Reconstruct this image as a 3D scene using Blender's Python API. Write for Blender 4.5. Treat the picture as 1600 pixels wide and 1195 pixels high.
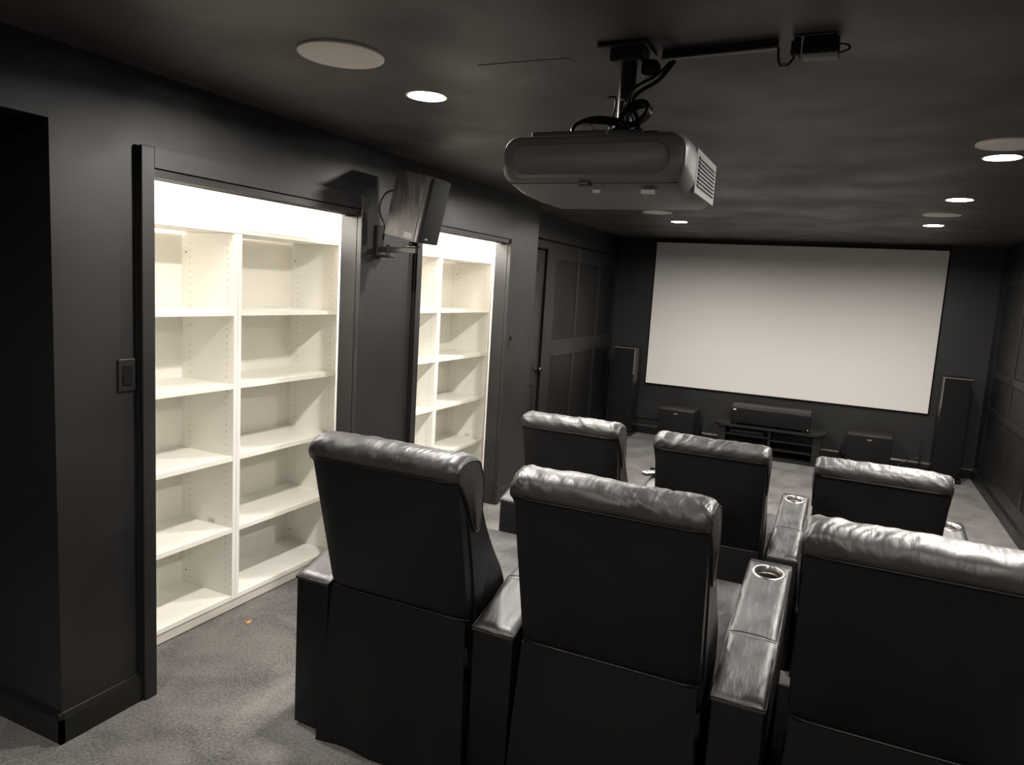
import bpy, bmesh, math, random
from mathutils import Vector, Matrix, noise, Euler

# ------------------------------------------------------------------ scene, camera, world, exposure
for o in list(bpy.data.objects):
    bpy.data.objects.remove(o, do_unlink=True)
SC = bpy.context.scene
COL = SC.collection
rnd = random.Random(7)

FPX = 1130.59                       # focal length in pixels of the 1600 px wide frame
YAW, PITCH, ROLL = 0.4284, 0.1314, 0.0605
EYE = Vector((0.0, 0.0, 1.63))
cam_d = bpy.data.cameras.new('camera')
cam = bpy.data.objects.new('camera', cam_d)
COL.objects.link(cam)
cam_d.sensor_fit = 'HORIZONTAL'
cam_d.sensor_width = 36.0
cam_d.lens = FPX / 1600.0 * 36.0
cam_d.clip_start = 0.02
fw = Vector((-math.sin(YAW) * math.cos(PITCH), math.cos(YAW) * math.cos(PITCH), -math.sin(PITCH)))
rt = Vector((math.cos(YAW), math.sin(YAW), 0))
up = rt.cross(fw)
r2 = math.cos(ROLL) * rt + math.sin(ROLL) * up
u2 = -math.sin(ROLL) * rt + math.cos(ROLL) * up
cam.matrix_world = Matrix(((r2.x, u2.x, -fw.x, EYE.x), (r2.y, u2.y, -fw.y, EYE.y),
                           (r2.z, u2.z, -fw.z, EYE.z), (0, 0, 0, 1)))
SC.camera = cam

wd = bpy.data.worlds.new('world')
SC.world = wd
wd.use_nodes = True
wd.node_tree.nodes['Background'].inputs[0].default_value = (0.5, 0.5, 0.55, 1)
wd.node_tree.nodes['Background'].inputs[1].default_value = 0.0

SC.view_settings.view_transform = 'Standard'
SC.view_settings.look = 'None'
SC.view_settings.gamma = 1.0
SC.view_settings.use_curve_mapping = False
SC.view_settings.exposure = 0.0
SC.cycles.max_bounces = 10
SC.cycles.diffuse_bounces = 6
SC.cycles.glossy_bounces = 4

LAMP = 1000.0          # radiance of the recessed room lamps
CLOSET = 680.0        # radiance of the closet ceiling lamps
LAMP_COL = (1.0, 0.945, 0.885)
CLOSET_COL = (1.0, 0.95, 0.90)

# ------------------------------------------------------------------ room dimensions
XW, XR, FY, ZC = -2.273, 1.285, 8.38, 2.287      # closet wall, right wall, screen wall, ceiling
XJ = -2.367                                       # back side of the closet wall
XP = -2.549                                       # panelled wall by the door
YB = -1.6                                         # wall behind the camera
ZH = 1.962                                        # closet headers
O1 = (1.815, 3.003)                                # closet openings along y
O2 = (3.580, 4.760)
YE = 5.308                                        # end of closet wall

# ------------------------------------------------------------------ materials
def mat(name, col, rough=0.5, spec=0.5, metal=0.0):
    m = bpy.data.materials.new(name)
    m.use_nodes = True
    b = m.node_tree.nodes['Principled BSDF']
    b.inputs['Base Color'].default_value = (*col, 1)
    b.inputs['Roughness'].default_value = rough
    b.inputs['Specular IOR Level'].default_value = spec
    b.inputs['Metallic'].default_value = metal
    return m

def noise_col(m, c0, c1, scale=5.0, detail=4.0, lo=0.35, hi=0.65, stretch=(1, 1, 1), rough=None, coord='Object'):
    nt = m.node_tree; N = nt.nodes; L = nt.links
    b = N['Principled BSDF']
    tc = N.new('ShaderNodeTexCoord'); mp = N.new('ShaderNodeMapping')
    mp.inputs['Scale'].default_value = stretch
    nz = N.new('ShaderNodeTexNoise'); nz.inputs['Scale'].default_value = scale; nz.inputs['Detail'].default_value = detail
    rp = N.new('ShaderNodeValToRGB')
    rp.color_ramp.elements[0].position = lo; rp.color_ramp.elements[0].color = (*c0, 1)
    rp.color_ramp.elements[1].position = hi; rp.color_ramp.elements[1].color = (*c1, 1)
    L.new(tc.outputs[coord], mp.inputs['Vector']); L.new(mp.outputs['Vector'], nz.inputs['Vector'])
    L.new(nz.outputs['Fac'], rp.inputs['Fac']); L.new(rp.outputs['Color'], b.inputs['Base Color'])
    if rough:
        mr = N.new('ShaderNodeMapRange')
        mr.inputs['From Min'].default_value = lo; mr.inputs['From Max'].default_value = hi
        mr.inputs['To Min'].default_value = rough[0]; mr.inputs['To Max'].default_value = rough[1]
        L.new(nz.outputs['Fac'], mr.inputs['Value']); L.new(mr.outputs['Result'], b.inputs['Roughness'])
    return m

def bump(m, scale, strength, dist=0.002, kind='noise', detail=3.0, stretch=(1, 1, 1), coord='Object'):
    nt = m.node_tree; N = nt.nodes; L = nt.links
    b = N['Principled BSDF']
    tc = N.new('ShaderNodeTexCoord'); mp = N.new('ShaderNodeMapping')
    mp.inputs['Scale'].default_value = stretch
    if kind == 'voronoi':
        t = N.new('ShaderNodeTexVoronoi'); t.inputs['Scale'].default_value = scale; out = t.outputs['Distance']
    else:
        t = N.new('ShaderNodeTexNoise'); t.inputs['Scale'].default_value = scale; t.inputs['Detail'].default_value = detail
        out = t.outputs['Fac']
    bp = N.new('ShaderNodeBump'); bp.inputs['Strength'].default_value = strength; bp.inputs['Distance'].default_value = dist
    prev = b.inputs['Normal'].links[0].from_socket if b.inputs['Normal'].links else None
    L.new(tc.outputs[coord], mp.inputs['Vector']); L.new(mp.outputs['Vector'], t.inputs['Vector'])
    L.new(out, bp.inputs['Height'])
    if prev: L.new(prev, bp.inputs['Normal'])
    L.new(bp.outputs['Normal'], b.inputs['Normal'])
    return m

M = {}
def paint(name, c, rough, scuff=0.25, spec=0.5):
    m = mat(name, c, rough, spec)
    d = tuple(x * (1 - scuff * 0.5) for x in c); e = tuple(x * (1 + scuff) for x in c)
    noise_col(m, d, e, 2.2, 6.0, 0.35, 0.75, rough=(rough + 0.07, rough - 0.11))
    return bump(m, 90.0, 0.08, 0.001)
M['wall'] = paint('black wall paint', (0.0085, 0.0078, 0.0074), 0.48, 0.35, 0.65)
M['trim'] = paint('black satin trim paint', (0.009, 0.0083, 0.0078), 0.38, 0.15)
M['ceil'] = paint('black ceiling paint', (0.062, 0.055, 0.053), 0.52, 0.5)
M['panel'] = paint('brown black panel paint', (0.007, 0.0062, 0.0056), 0.52, 0.15, 0.35)
M['door'] = paint('dark door paint', (0.016, 0.0147, 0.0138), 0.42, 0.15)

m = mat('grey carpet', (0.2, 0.19, 0.18), 0.95, 0.1)
nt = m.node_tree; N = nt.nodes; L = nt.links; b = N['Principled BSDF']
tc = N.new('ShaderNodeTexCoord')
n1 = N.new('ShaderNodeTexNoise'); n1.inputs['Scale'].default_value = 3.4; n1.inputs['Detail'].default_value = 6; n1.inputs['Distortion'].default_value = 0.8
n2 = N.new('ShaderNodeTexNoise'); n2.inputs['Scale'].default_value = 95; n2.inputs['Detail'].default_value = 4
mx = N.new('ShaderNodeMath'); mx.operation = 'MULTIPLY_ADD'; mx.inputs[1].default_value = 1.0
rp = N.new('ShaderNodeValToRGB')
rp.color_ramp.elements[0].position = 0.56; rp.color_ramp.elements[0].color = (0.050, 0.047, 0.0437, 1)
rp.color_ramp.elements[1].position = 1.0; rp.color_ramp.elements[1].color = (0.205, 0.194, 0.181, 1)
L.new(tc.outputs['Object'], n1.inputs['Vector']); L.new(tc.outputs['Object'], n2.inputs['Vector'])
L.new(n2.outputs['Fac'], mx.inputs[0]); L.new(n1.outputs['Fac'], mx.inputs[2])
sc_ = N.new('ShaderNodeMath'); sc_.operation = 'MULTIPLY'; sc_.inputs[1].default_value = 0.80
L.new(mx.outputs['Value'], sc_.inputs[0]); L.new(sc_.outputs['Value'], rp.inputs['Fac']); L.new(rp.outputs['Color'], b.inputs['Base Color'])
bump(m, 240, 0.9, 0.006); bump(m, 12, 0.35, 0.02)
b.inputs['Sheen Weight'].default_value = 0.15
M['carpet'] = m

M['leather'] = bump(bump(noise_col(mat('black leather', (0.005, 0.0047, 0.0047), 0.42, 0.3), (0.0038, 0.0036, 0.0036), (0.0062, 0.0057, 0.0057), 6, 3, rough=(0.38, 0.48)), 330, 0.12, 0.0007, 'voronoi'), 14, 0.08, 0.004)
M['leather_lit'] = bump(bump(noise_col(mat('creased black leather with lit tone', (0.02, 0.0185, 0.018), 0.46, 1.0), (0.016, 0.0145, 0.014), (0.028, 0.0255, 0.0245), 9, 3, rough=(0.42, 0.54)), 330, 0.15, 0.0007, 'voronoi'), 9, 0.28, 0.010, stretch=(4.5, 1.2, 1.2))  # same black leather, base colour lightened to imitate broad lamp highlights
M['skirt'] = bump(mat('black vinyl skirt', (0.0045, 0.0043, 0.004), 0.48, 0.32), 60, 0.05, 0.002)
M['piping'] = mat('leather piping', (0.02, 0.018, 0.017), 0.36, 0.5)
M['steel'] = mat('brushed steel', (0.50, 0.48, 0.455), 0.28, 0.5, 1.0)
M['melamine'] = bump(noise_col(mat('cream white melamine', (0.86, 0.845, 0.79), 0.38, 0.4), (0.84, 0.825, 0.77), (0.88, 0.865, 0.81), 1.5, 2), 40, 0.02, 0.001)
M['edge'] = mat('cream edge banding', (0.87, 0.845, 0.77), 0.35, 0.4)
M['backpanel'] = mat('cream shelf back board', (0.82, 0.80, 0.735), 0.5, 0.3)
M['closet'] = bump(mat('white closet paint', (0.85, 0.83, 0.79), 0.6, 0.3), 120, 0.05, 0.001)
M['plinth'] = mat('grey plinth board', (0.66, 0.63, 0.56), 0.45, 0.4)
M['dark'] = mat('hole', (0.06, 0.05, 0.04), 0.8, 0.1)
M['black'] = bump(mat('black satin plastic', (0.012, 0.0115, 0.011), 0.42, 0.5), 150, 0.05, 0.001)
M['blackgloss'] = mat('black gloss plastic', (0.010, 0.0095, 0.0095), 0.22, 0.5)
M['cable'] = mat('black cable sheath', (0.012, 0.011, 0.011), 0.35, 0.5)
M['metalblack'] = mat('black powder coated metal', (0.020, 0.019, 0.018), 0.38, 0.5)
M['projector'] = bump(mat('charcoal projector shell', (0.18, 0.17, 0.163), 0.42, 0.5), 400, 0.05, 0.0008)
M['projlow'] = bump(mat('charcoal projector underside', (0.12, 0.113, 0.108), 0.45, 0.5), 400, 0.05, 0.0008)
M['grille'] = bump(mat('black grille cloth', (0.008, 0.0078, 0.0075), 0.85, 0.15), 500, 0.4, 0.001)
M['ash'] = bump(noise_col(mat('black ash vinyl', (0.05, 0.045, 0.045), 0.42, 0.5), (0.03, 0.027, 0.027), (0.085, 0.075, 0.072), 9, 6, 0.38, 0.62, stretch=(5, 5, 0.7), rough=(0.34, 0.5)), 22, 0.3, 0.002, stretch=(6, 6, 0.7))
M['subblack'] = bump(mat('black wood veneer', (0.011, 0.0105, 0.010), 0.42, 0.4), 30, 0.1, 0.001, stretch=(1, 8, 1))
M['greyedge'] = mat('silver grey edge strip', (0.20, 0.19, 0.18), 0.4, 0.5)
M['baffle'] = mat('dark grey baffle', (0.07, 0.066, 0.064), 0.3, 0.5)
M['screen'] = bump(mat('white screen fabric', (0.83, 0.80, 0.765), 0.85, 0.15), 600, 0.05, 0.0005)
M['white'] = mat('white print', (0.75, 0.73, 0.70), 0.5, 0.4)
M['discgrille'] = bump(mat('white perforated speaker grille', (0.86, 0.81, 0.75), 0.6, 0.3), 900, 0.3, 0.001, 'voronoi')
M['ring'] = mat('white lamp trim', (0.80, 0.78, 0.74), 0.4, 0.4)
M['sticker'] = mat('pale grey sticker', (0.55, 0.53, 0.47), 0.5, 0.3)
M['silver'] = mat('silver plastic', (0.55, 0.54, 0.52), 0.35, 0.5)
M['orange'] = noise_col(mat('orange scrap', (0.5, 0.22, 0.06), 0.8, 0.2), (0.42, 0.18, 0.05), (0.6, 0.3, 0.1), 60, 2)
M['tan'] = mat('tan cable tag', (0.36, 0.29, 0.25), 0.5, 0.3)

def emit(name, col, s):
    m = bpy.data.materials.new(name); m.use_nodes = True
    nt = m.node_tree; nt.nodes.clear()
    e = nt.nodes.new('ShaderNodeEmission'); e.inputs[0].default_value = (*col, 1); e.inputs[1].default_value = s
    o = nt.nodes.new('ShaderNodeOutputMaterial'); nt.links.new(e.outputs[0], o.inputs[0])
    return m
M['lens'] = emit('lit lamp lens', LAMP_COL, LAMP)
M['closetlens'] = emit('lit closet lamp lens', CLOSET_COL, CLOSET)

# ------------------------------------------------------------------ helpers
def link(name, me, m, parent=None, smooth=False):
    o = bpy.data.objects.new(name, me)
    COL.objects.link(o)
    if m is not None:
        me.materials.clear(); me.materials.append(m)
    if smooth:
        me.polygons.foreach_set('use_smooth', [True] * len(me.polygons))
    if parent is not None:
        o.parent = parent
    return o

def obj(name, bm, m, parent=None, smooth=False, world=False):
    if world and parent is not None:
        bmesh.ops.translate(bm, verts=bm.verts, vec=-parent.location)
    bmesh.ops.recalc_face_normals(bm, faces=bm.faces)
    me = bpy.data.meshes.new(name)
    bm.to_mesh(me); bm.free()
    if smooth:
        # smooth shading with sharp creases kept
        me.polygons.foreach_set('use_smooth', [True] * len(me.polygons))
        if smooth is not True:
            me.set_sharp_from_angle(angle=smooth)
    return link(name, me, m, parent)

def tag(o, label=None, cat=None, group=None, kind=None):
    if label: o['label'] = label
    if cat: o['category'] = cat
    if group: o['group'] = group
    if kind: o['kind'] = kind
    return o

def thing(name, label, cat, loc=(0, 0, 0), rotz=0.0, group=None):
    o = bpy.data.objects.new(name, None)
    COL.objects.link(o)
    o.empty_display_size = 0.1
    o.location = loc; o.rotation_euler = (0, 0, rotz)
    return tag(o, label, cat, group)

def struct(name, bm, m, parent=None, smooth=False):
    o = obj(name, bm, m, parent, smooth)
    if parent is None: o['kind'] = 'structure'
    return o

def add_box(bm, x0, x1, y0, y1, z0, z1, bev=0.0, seg=2):
    vs = [bm.verts.new(p) for p in ((x0, y0, z0), (x1, y0, z0), (x1, y1, z0), (x0, y1, z0),
                                    (x0, y0, z1), (x1, y0, z1), (x1, y1, z1), (x0, y1, z1))]
    fs = [bm.faces.new([vs[i] for i in f]) for f in ((0, 3, 2, 1), (4, 5, 6, 7), (0, 1, 5, 4), (1, 2, 6, 5), (2, 3, 7, 6), (3, 0, 4, 7))]
    if bev > 0:
        es = list({e for f in fs for e in f.edges})
        bmesh.ops.bevel(bm, geom=es, offset=bev, segments=seg, profile=0.5, affect='EDGES')
    return bm

def box(*a, **k):
    return add_box(bmesh.new(), *a, **k)

def add_prism(bm, prof, x0, x1, bev=0.0, seg=2, only_profile=False):
    """profile of (y, z) points extruded along x."""
    a = [bm.verts.new((x0, y, z)) for y, z in prof]
    c = [bm.verts.new((x1, y, z)) for y, z in prof]
    n = len(prof)
    fs = [bm.faces.new(a[::-1]), bm.faces.new(c)]
    for i in range(n):
        fs.append(bm.faces.new((a[i], a[(i + 1) % n], c[(i + 1) % n], c[i])))
    if bev > 0:
        es = list({e for f in fs[:2] for e in f.edges}) if only_profile else list({e for f in fs for e in f.edges})
        bmesh.ops.bevel(bm, geom=es, offset=bev, segments=seg, profile=0.5, affect='EDGES')
    return bm

def lathe(bm, prof, seg=32, center=(0, 0, 0), cap0=False, cap1=False):
    """profile of (r, z) points turned round z."""
    rings = []
    for r, z in prof:
        rings.append([bm.verts.new((center[0] + r * math.cos(2 * math.pi * i / seg), center[1] + r * math.sin(2 * math.pi * i / seg), center[2] + z)) for i in range(seg)])
    for a, c in zip(rings[:-1], rings[1:]):
        for i in range(seg):
            bm.faces.new((a[i], a[(i + 1) % seg], c[(i + 1) % seg], c[i]))
    if cap0: bm.faces.new(rings[0][::-1])
    if cap1: bm.faces.new(rings[-1])
    return bm

def smooth_path(pts, n=6):
    P = [Vector(p) for p in pts]
    if len(P) < 3: return P
    out = []
    for i in range(len(P) - 1):
        p0 = P[max(i - 1, 0)]; p1 = P[i]; p2 = P[i + 1]; p3 = P[min(i + 2, len(P) - 1)]
        for k in range(n):
            t = k / n
            out.append(0.5 * ((2 * p1) + (p2 - p0) * t + (2 * p0 - 5 * p1 + 4 * p2 - p3) * t * t + (3 * p1 - p0 - 3 * p2 + p3) * t ** 3))
    out.append(P[-1])
    return out

def tube(bm, pts, r, seg=8, caps=True, smooth=True):
    P = smooth_path(pts) if smooth else [Vector(p) for p in pts]
    rings = []
    ref = None
    for i, p in enumerate(P):
        d = (P[min(i + 1, len(P) - 1)] - P[max(i - 1, 0)])
        if d.length < 1e-9: d = Vector((0, 0, 1))
        d.normalize()
        if ref is None:
            ref = Vector((0, 0, 1)) if abs(d.z) < 0.9 else Vector((1, 0, 0))
        a = d.cross(ref)
        if a.length < 1e-5: a = d.cross(Vector((0.3, 1, 0.2)))
        a.normalize(); c = a.cross(d).normalized()
        ref = c
        rings.append([bm.verts.new(p + r * (a * math.cos(2 * math.pi * k / seg) + c * math.sin(2 * math.pi * k / seg))) for k in range(seg)])
    for u, v in zip(rings[:-1], rings[1:]):
        for k in range(seg):
            bm.faces.new((u[k], u[(k + 1) % seg], v[(k + 1) % seg], v[k]))
    if caps:
        bm.faces.new(rings[0][::-1]); bm.faces.new(rings[-1])
    return bm

def apply_bool(o, cutter_bm):
    me = bpy.data.meshes.new('cut'); 
    bmesh.ops.recalc_face_normals(cutter_bm, faces=cutter_bm.faces)
    cutter_bm.to_mesh(me); cutter_bm.free()
    c = bpy.data.objects.new('cut', me); COL.objects.link(c)
    c.parent = o.parent
    md = o.modifiers.new('b', 'BOOLEAN'); md.operation = 'DIFFERENCE'; md.object = c; md.solver = 'EXACT'
    bpy.context.view_layer.update()
    new = bpy.data.meshes.new_from_object(o.evaluated_get(bpy.context.evaluated_depsgraph_get()))
    o.modifiers.clear()
    o.data = new
    bpy.data.objects.remove(c, do_unlink=True)

# ------------------------------------------------------------------ the room shell
struct('floor', box(-4.3, XR + 0.1, YB - 0.1, FY + 0.1, -0.08, 0.0), M['carpet'])

# lamps and speaker discs in the ceiling (x, y)
LX, RX = -1.455, 0.507
LAMPS = [(LX, -0.15), (RX, -0.15), (LX, 2.304), (LX, 3.68), (LX, 5.0), (LX, 6.54), (RX, 2.304), (RX, 3.68), (RX, 5.0), (RX, 6.47)]
LR = 0.070            # hole radius
def ceiling_mesh():
    cu = bpy.data.curves.new('c', 'CURVE'); cu.dimensions = '2D'; cu.fill_mode = 'BOTH'
    def poly(pts):
        s = cu.splines.new('POLY'); s.points.add(len(pts) - 1); s.use_cyclic_u = True
        for p, q in zip(s.points, pts): p.co = (q[0], q[1], 0, 1)
    poly([(-4.3, YB - 0.1), (XR + 0.1, YB - 0.1), (XR + 0.1, FY + 0.1), (-4.3, FY + 0.1)])
    for x, y in LAMPS:
        poly([(x + LR * math.cos(2 * math.pi * i / 48), y + LR * math.sin(2 * math.pi * i / 48)) for i in range(48)])
    cu.extrude = 0.03
    o = bpy.data.objects.new('c', cu); COL.objects.link(o)
    bpy.context.view_layer.update()
    me = bpy.data.meshes.new_from_object(o.evaluated_get(bpy.context.evaluated_depsgraph_get()))
    bpy.data.objects.remove(o, do_unlink=True)
    me.transform(Matrix.Translation((0, 0, ZC + 0.03)))
    return me
ce = link('ceiling', ceiling_mesh(), M['ceil']); ce['kind'] = 'structure'
obj('tape_seam', box(-1.10, -0.80, 2.02, 2.055, ZC - 0.0015, ZC + 0.001), M['ceil'], ce)

# closet wall with hall opening and two closet openings
bm = bmesh.new()
HY0 = 0.10
for y0, y1, z0, z1 in ((YB, HY0, 0, ZC), (HY0, 1.467, 2.056, ZC), (1.467, O1[0], 0, ZC), (O1[0], O1[1], ZH, ZC),
                       (O1[1], O2[0], 0, ZC), (O2[0], O2[1], ZH, ZC), (O2[1], YE, 0, ZC)):
    add_box(bm, XJ, XW, y0, y1, z0, z1)
bmesh.ops.remove_doubles(bm, verts=bm.verts, dist=1e-5)
struct('wall_left', bm, M['wall'])
struct('wall_hall_side', box(-4.2, XJ, 1.467, 1.56, 0, ZC), M['wall'])
struct('wall_hall_end', box(-4.3, -4.2, YB, 1.56, 0, ZC), M['wall'])
struct('wall_right', box(XR + 0.012, XR + 0.1, YB, FY, 0, ZC), M['panel'])
struct('wall_front', box(-2.9, XR + 0.1, FY, FY + 0.1, 0, ZC), M['wall'])
struct('wall_back', box(-4.3, XR + 0.1, YB - 0.1, YB, 0, ZC), M['wall'])
# closets: white inside
struct('wall_closet_back', box(-2.99, -2.90, 1.56, 5.20, 0, ZC), M['closet'])
struct('wall_closet_divider', box(-2.90, XJ, 3.245, 3.40, 0, ZC), M['closet'])
struct('wall_closet_end', box(-2.90, XJ, 5.092, 5.20, 0, ZC), M['closet'])
struct('wall_closet_start', box(-2.90, XJ, 1.56, 1.575, 0, ZC), M['closet'])
struct('ceiling_closet', box(-2.90, XJ, 1.575, 5.092, 2.255, 2.27), M['closet'])
bm = bmesh.new()
for y0, y1, z0, z1 in ((1.576, O1[0], 0, ZC), (O1[0], O1[1], ZH + 0.002, 2.254), (O1[1], 3.244, 0, 2.254), (3.401, O2[0], 0, 2.254), (O2[0], O2[1], ZH + 0.002, 2.254), (O2[1], 5.091, 0, 2.254)):
    add_box(bm, XJ - 0.012, XJ - 0.0005, y0, y1, z0, min(z1, 2.254))
struct('wall_closet_front', bm, M['closet'])
# return at the end of the closet wall
struct('wall_return', box(XP - 0.1, XJ, YE - 0.1, YE, 0, ZC), M['wall'])

# ---- panelled wall by the door
DY0, DY1, DZ = 5.44, 6.19, 1.972
bm = bmesh.new()
for y0, y1, z0, z1 in ((YE, DY0 - 0.02, 0, 2.065), (DY0 - 0.02, DY1 + 0.02, DZ + 0.012, 2.065), (DY1 + 0.02, FY, 0, 2.065)):
    add_box(bm, XP - 0.10, XP - 0.012, y0, y1, z0, z1)
wl = struct('wall_left_panelled', bm, M['panel'])
def board(name, x0, x1, y0, y1, z0, z1, parent, m='trim', bev=0.002):
    return obj(name, box(x0, x1, y0, y1, z0, z1, bev=bev, seg=1), M[m], parent)
S = [(6.205, 6.424), (7.031, 7.087), (7.708, 7.778), (8.315, FY)]
for y0, y1 in S:
    board('stile', XP - 0.013, XP, y0, y1, 0.10, 2.06, wl, 'wall')
for (a, c) in ((S[0][1], S[1][0]), (S[1][1], S[2][0]), (S[2][1], S[3][0])):
    board('rail', XP - 0.013, XP, a, c, 1.913, 2.06, wl, 'wall')
    board('rail', XP - 0.013, XP, a, c, 0.988, 1.15, wl, 'wall')
    board('rail', XP - 0.013, XP, a, c, 0.10, 0.24, wl, 'wall')
    board('panel', XP - 0.012, XP - 0.008, a, c, 1.15, 1.913, wl, 'panel', 0.001)
    board('panel', XP - 0.012, XP - 0.008, a, c, 0.24, 0.988, wl, 'panel', 0.001)
board('rail', XP - 0.013, XP, DY0 - 0.09, DY1 + 0.015, 1.99, 2.06, wl, 'wall')
struct('trim_1', box(XP - 0.10, XP + 0.022, YE, FY, 2.07, ZC - 0.0005, bev=0.004, seg=1), M['wall'])   # soffit
# door
d = struct('door_1', box(XP - 0.055, XP - 0.02, DY0, DY1, 0.012, DZ), M['door'])
for i, (a, c) in enumerate(((DY0 + 0.10, DY0 + 0.345), (DY0 + 0.405, DY1 - 0.10))):
    for z0, z1 in ((0.16, 0.76), (0.955, 1.825)):
        bm = bmesh.new()
        # moulded panel: sunk groove frame and raised field
        add_prism(bm, [(a, z0), (c, z0), (c, z1), (a, z1)], XP - 0.022, XP - 0.0185)
        obj('moulding', bm, M['trim'], d)
        obj('panel', box(XP - 0.021, XP - 0.012, a + 0.035, c - 0.035, z0 + 0.035, z1 - 0.035, bev=0.007, seg=1), M['door'], d)
bm = bmesh.new()
lathe(bm, [(0.0, 0.058), (0.016, 0.056), (0.026, 0.047), (0.028, 0.038), (0.022, 0.028), (0.010, 0.022), (0.009, 0.007), (0.030, 0.005), (0.032, 0.0)], 24, cap1=True)
bmesh.ops.rotate(bm, verts=bm.verts, matrix=Matrix.Rotation(math.pi / 2, 3, 'Y'))
bmesh.ops.translate(bm, verts=bm.verts, vec=(XP - 0.020, DY1 - 0.055, 0.887))
obj('knob', bm, M['blackgloss'], d, True)
board('casing', XP - 0.012, XP + 0.004, DY1 + 0.002, DY1 + 0.016, 0.0, DZ + 0.03, wl, 'trim')

# ---- right wall panelling
wr = bpy.data.objects['wall_right']
edges = [8.10, 7.22, 6.34, 5.46, 4.58, 3.70]
board('stile', XR, XR + 0.013, 8.10, FY, 0.1, 2.03, wr, 'trim')
for k in range(5):
    y1 = edges[k] - (0.0 if k == 0 else 0.07); y0 = edges[k + 1]
    board('stile', XR, XR + 0.013, y0 - 0.07, y0, 0.1, 2.03, wr, 'trim')
    for z0, z1 in ((1.90, 2.03), (1.057, 1.127), (0.72, 0.785), (0.10, 0.22)):
        board('rail', XR - (0.004 if z0 < 1.9 and z0 > 0.5 else 0), XR + 0.013, y0, y1, z0, z1, wr, 'trim', 0.004)
    for z0, z1 in ((1.127, 1.90), (0.785, 1.057), (0.22, 0.72)):
        board('panel', XR + 0.008, XR + 0.0125, y0, y1, z0, z1, wr, 'panel', 0.001)

# ---- baseboards
def base_prof(flip=1):
    return [(0, 0), (0.015 * flip, 0), (0.015 * flip, 0.088), (0.006 * flip, 0.105), (0, 0.107)]
def baseboard(name, y0, y1, x, flip, axis='y'):
    bm = bmesh.new()
    add_prism(bm, base_prof(flip), y0, y1)             # runs along x, profile in (y, z)
    if axis == 'y':
        for v in bm.verts: v.co = (x + v.co.y, v.co.x, v.co.z)
    else:
        for v in bm.verts: v.co = (v.co.x, x + v.co.y, v.co.z)
    return struct(name, bm, M['trim'])
baseboard('baseboard_left', 1.452, 1.759, XW, 1)
baseboard('baseboard_hall', -4.2, XW + 0.015, 1.467, -1, 'x')
baseboard('baseboard_left_pier', O1[1] + 0.058, 3.524, XW, 1)
baseboard('baseboard_left_end', O2[1] + 0.058, YE, XW, 1)
baseboard('baseboard_right', YB, FY, XR, -1)
baseboard('baseboard_front', XP, XR, FY, -1, 'x')
baseboard('baseboard_left_panelled', DY1 + 0.03, FY, XP, 1)
baseboard('baseboard_back', -2.27, XR, YB, 1, 'x')

# ---- flat casings round the closet openings, proud of the wall
for n, (y0, yi0, yi1) in ((2, (1.766, O1[0] + 0.003, O1[1] + 0.003)), (3, (3.531, O2[0] + 0.003, O2[1] + 0.003))):
    X1 = XW + 0.028
    bm = bmesh.new()
    add_box(bm, XW - 0.001, X1, y0, yi0, 0.0, 2.034, bev=0.002, seg=1)
    add_box(bm, XW - 0.001, X1, yi0, yi1, ZH + 0.004, 2.034)
    add_box(bm, XW - 0.001, X1, yi1, yi1 + 0.05, 0.0, 2.034, bev=0.002, seg=1)
    add_box(bm, XW - 0.001, XW + 0.014, y0 - 0.006, y0, 0.0, 2.034)
    struct('trim_%d' % n, bm, M['wall'])

# ---- sliding door tracks under the closet headers
for (y0, y1), lab in ((O1, 'long black door track under the header of the nearer, larger closet opening'),
                      (O2, 'black door track under the header of the farther closet opening')):
    t = thing('door_track', lab, 'door track', ((XW + XJ) / 2, (y0 + y1) / 2, ZH - 0.03), group='closet door tracks')
    a, c = y0 + 0.004, y1 - 0.004
    obj('channel', box(XW - 0.065, XW + 0.018, a, c, ZH - 0.010, ZH - 0.0005), M['metalblack'], t, world=True)
    for k, x in enumerate((XW + 0.014, XW - 0.022, XW - 0.062)):
        obj('rail', box(x - 0.003, x + 0.003, a, c - 0.012, ZH - 0.028, ZH - 0.009, bev=0.001, seg=1), M['metalblack'], t, world=True)
    bm = bmesh.new(); lathe(bm, [(0.0, -0.012), (0.022, -0.010), (0.026, 0.0), (0.026, 0.006)], 20, (XW - 0.022, c - 0.03, ZH - 0.026), cap1=True)
    obj('end_stop', bm, M['black'], t, True, world=True)

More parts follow.
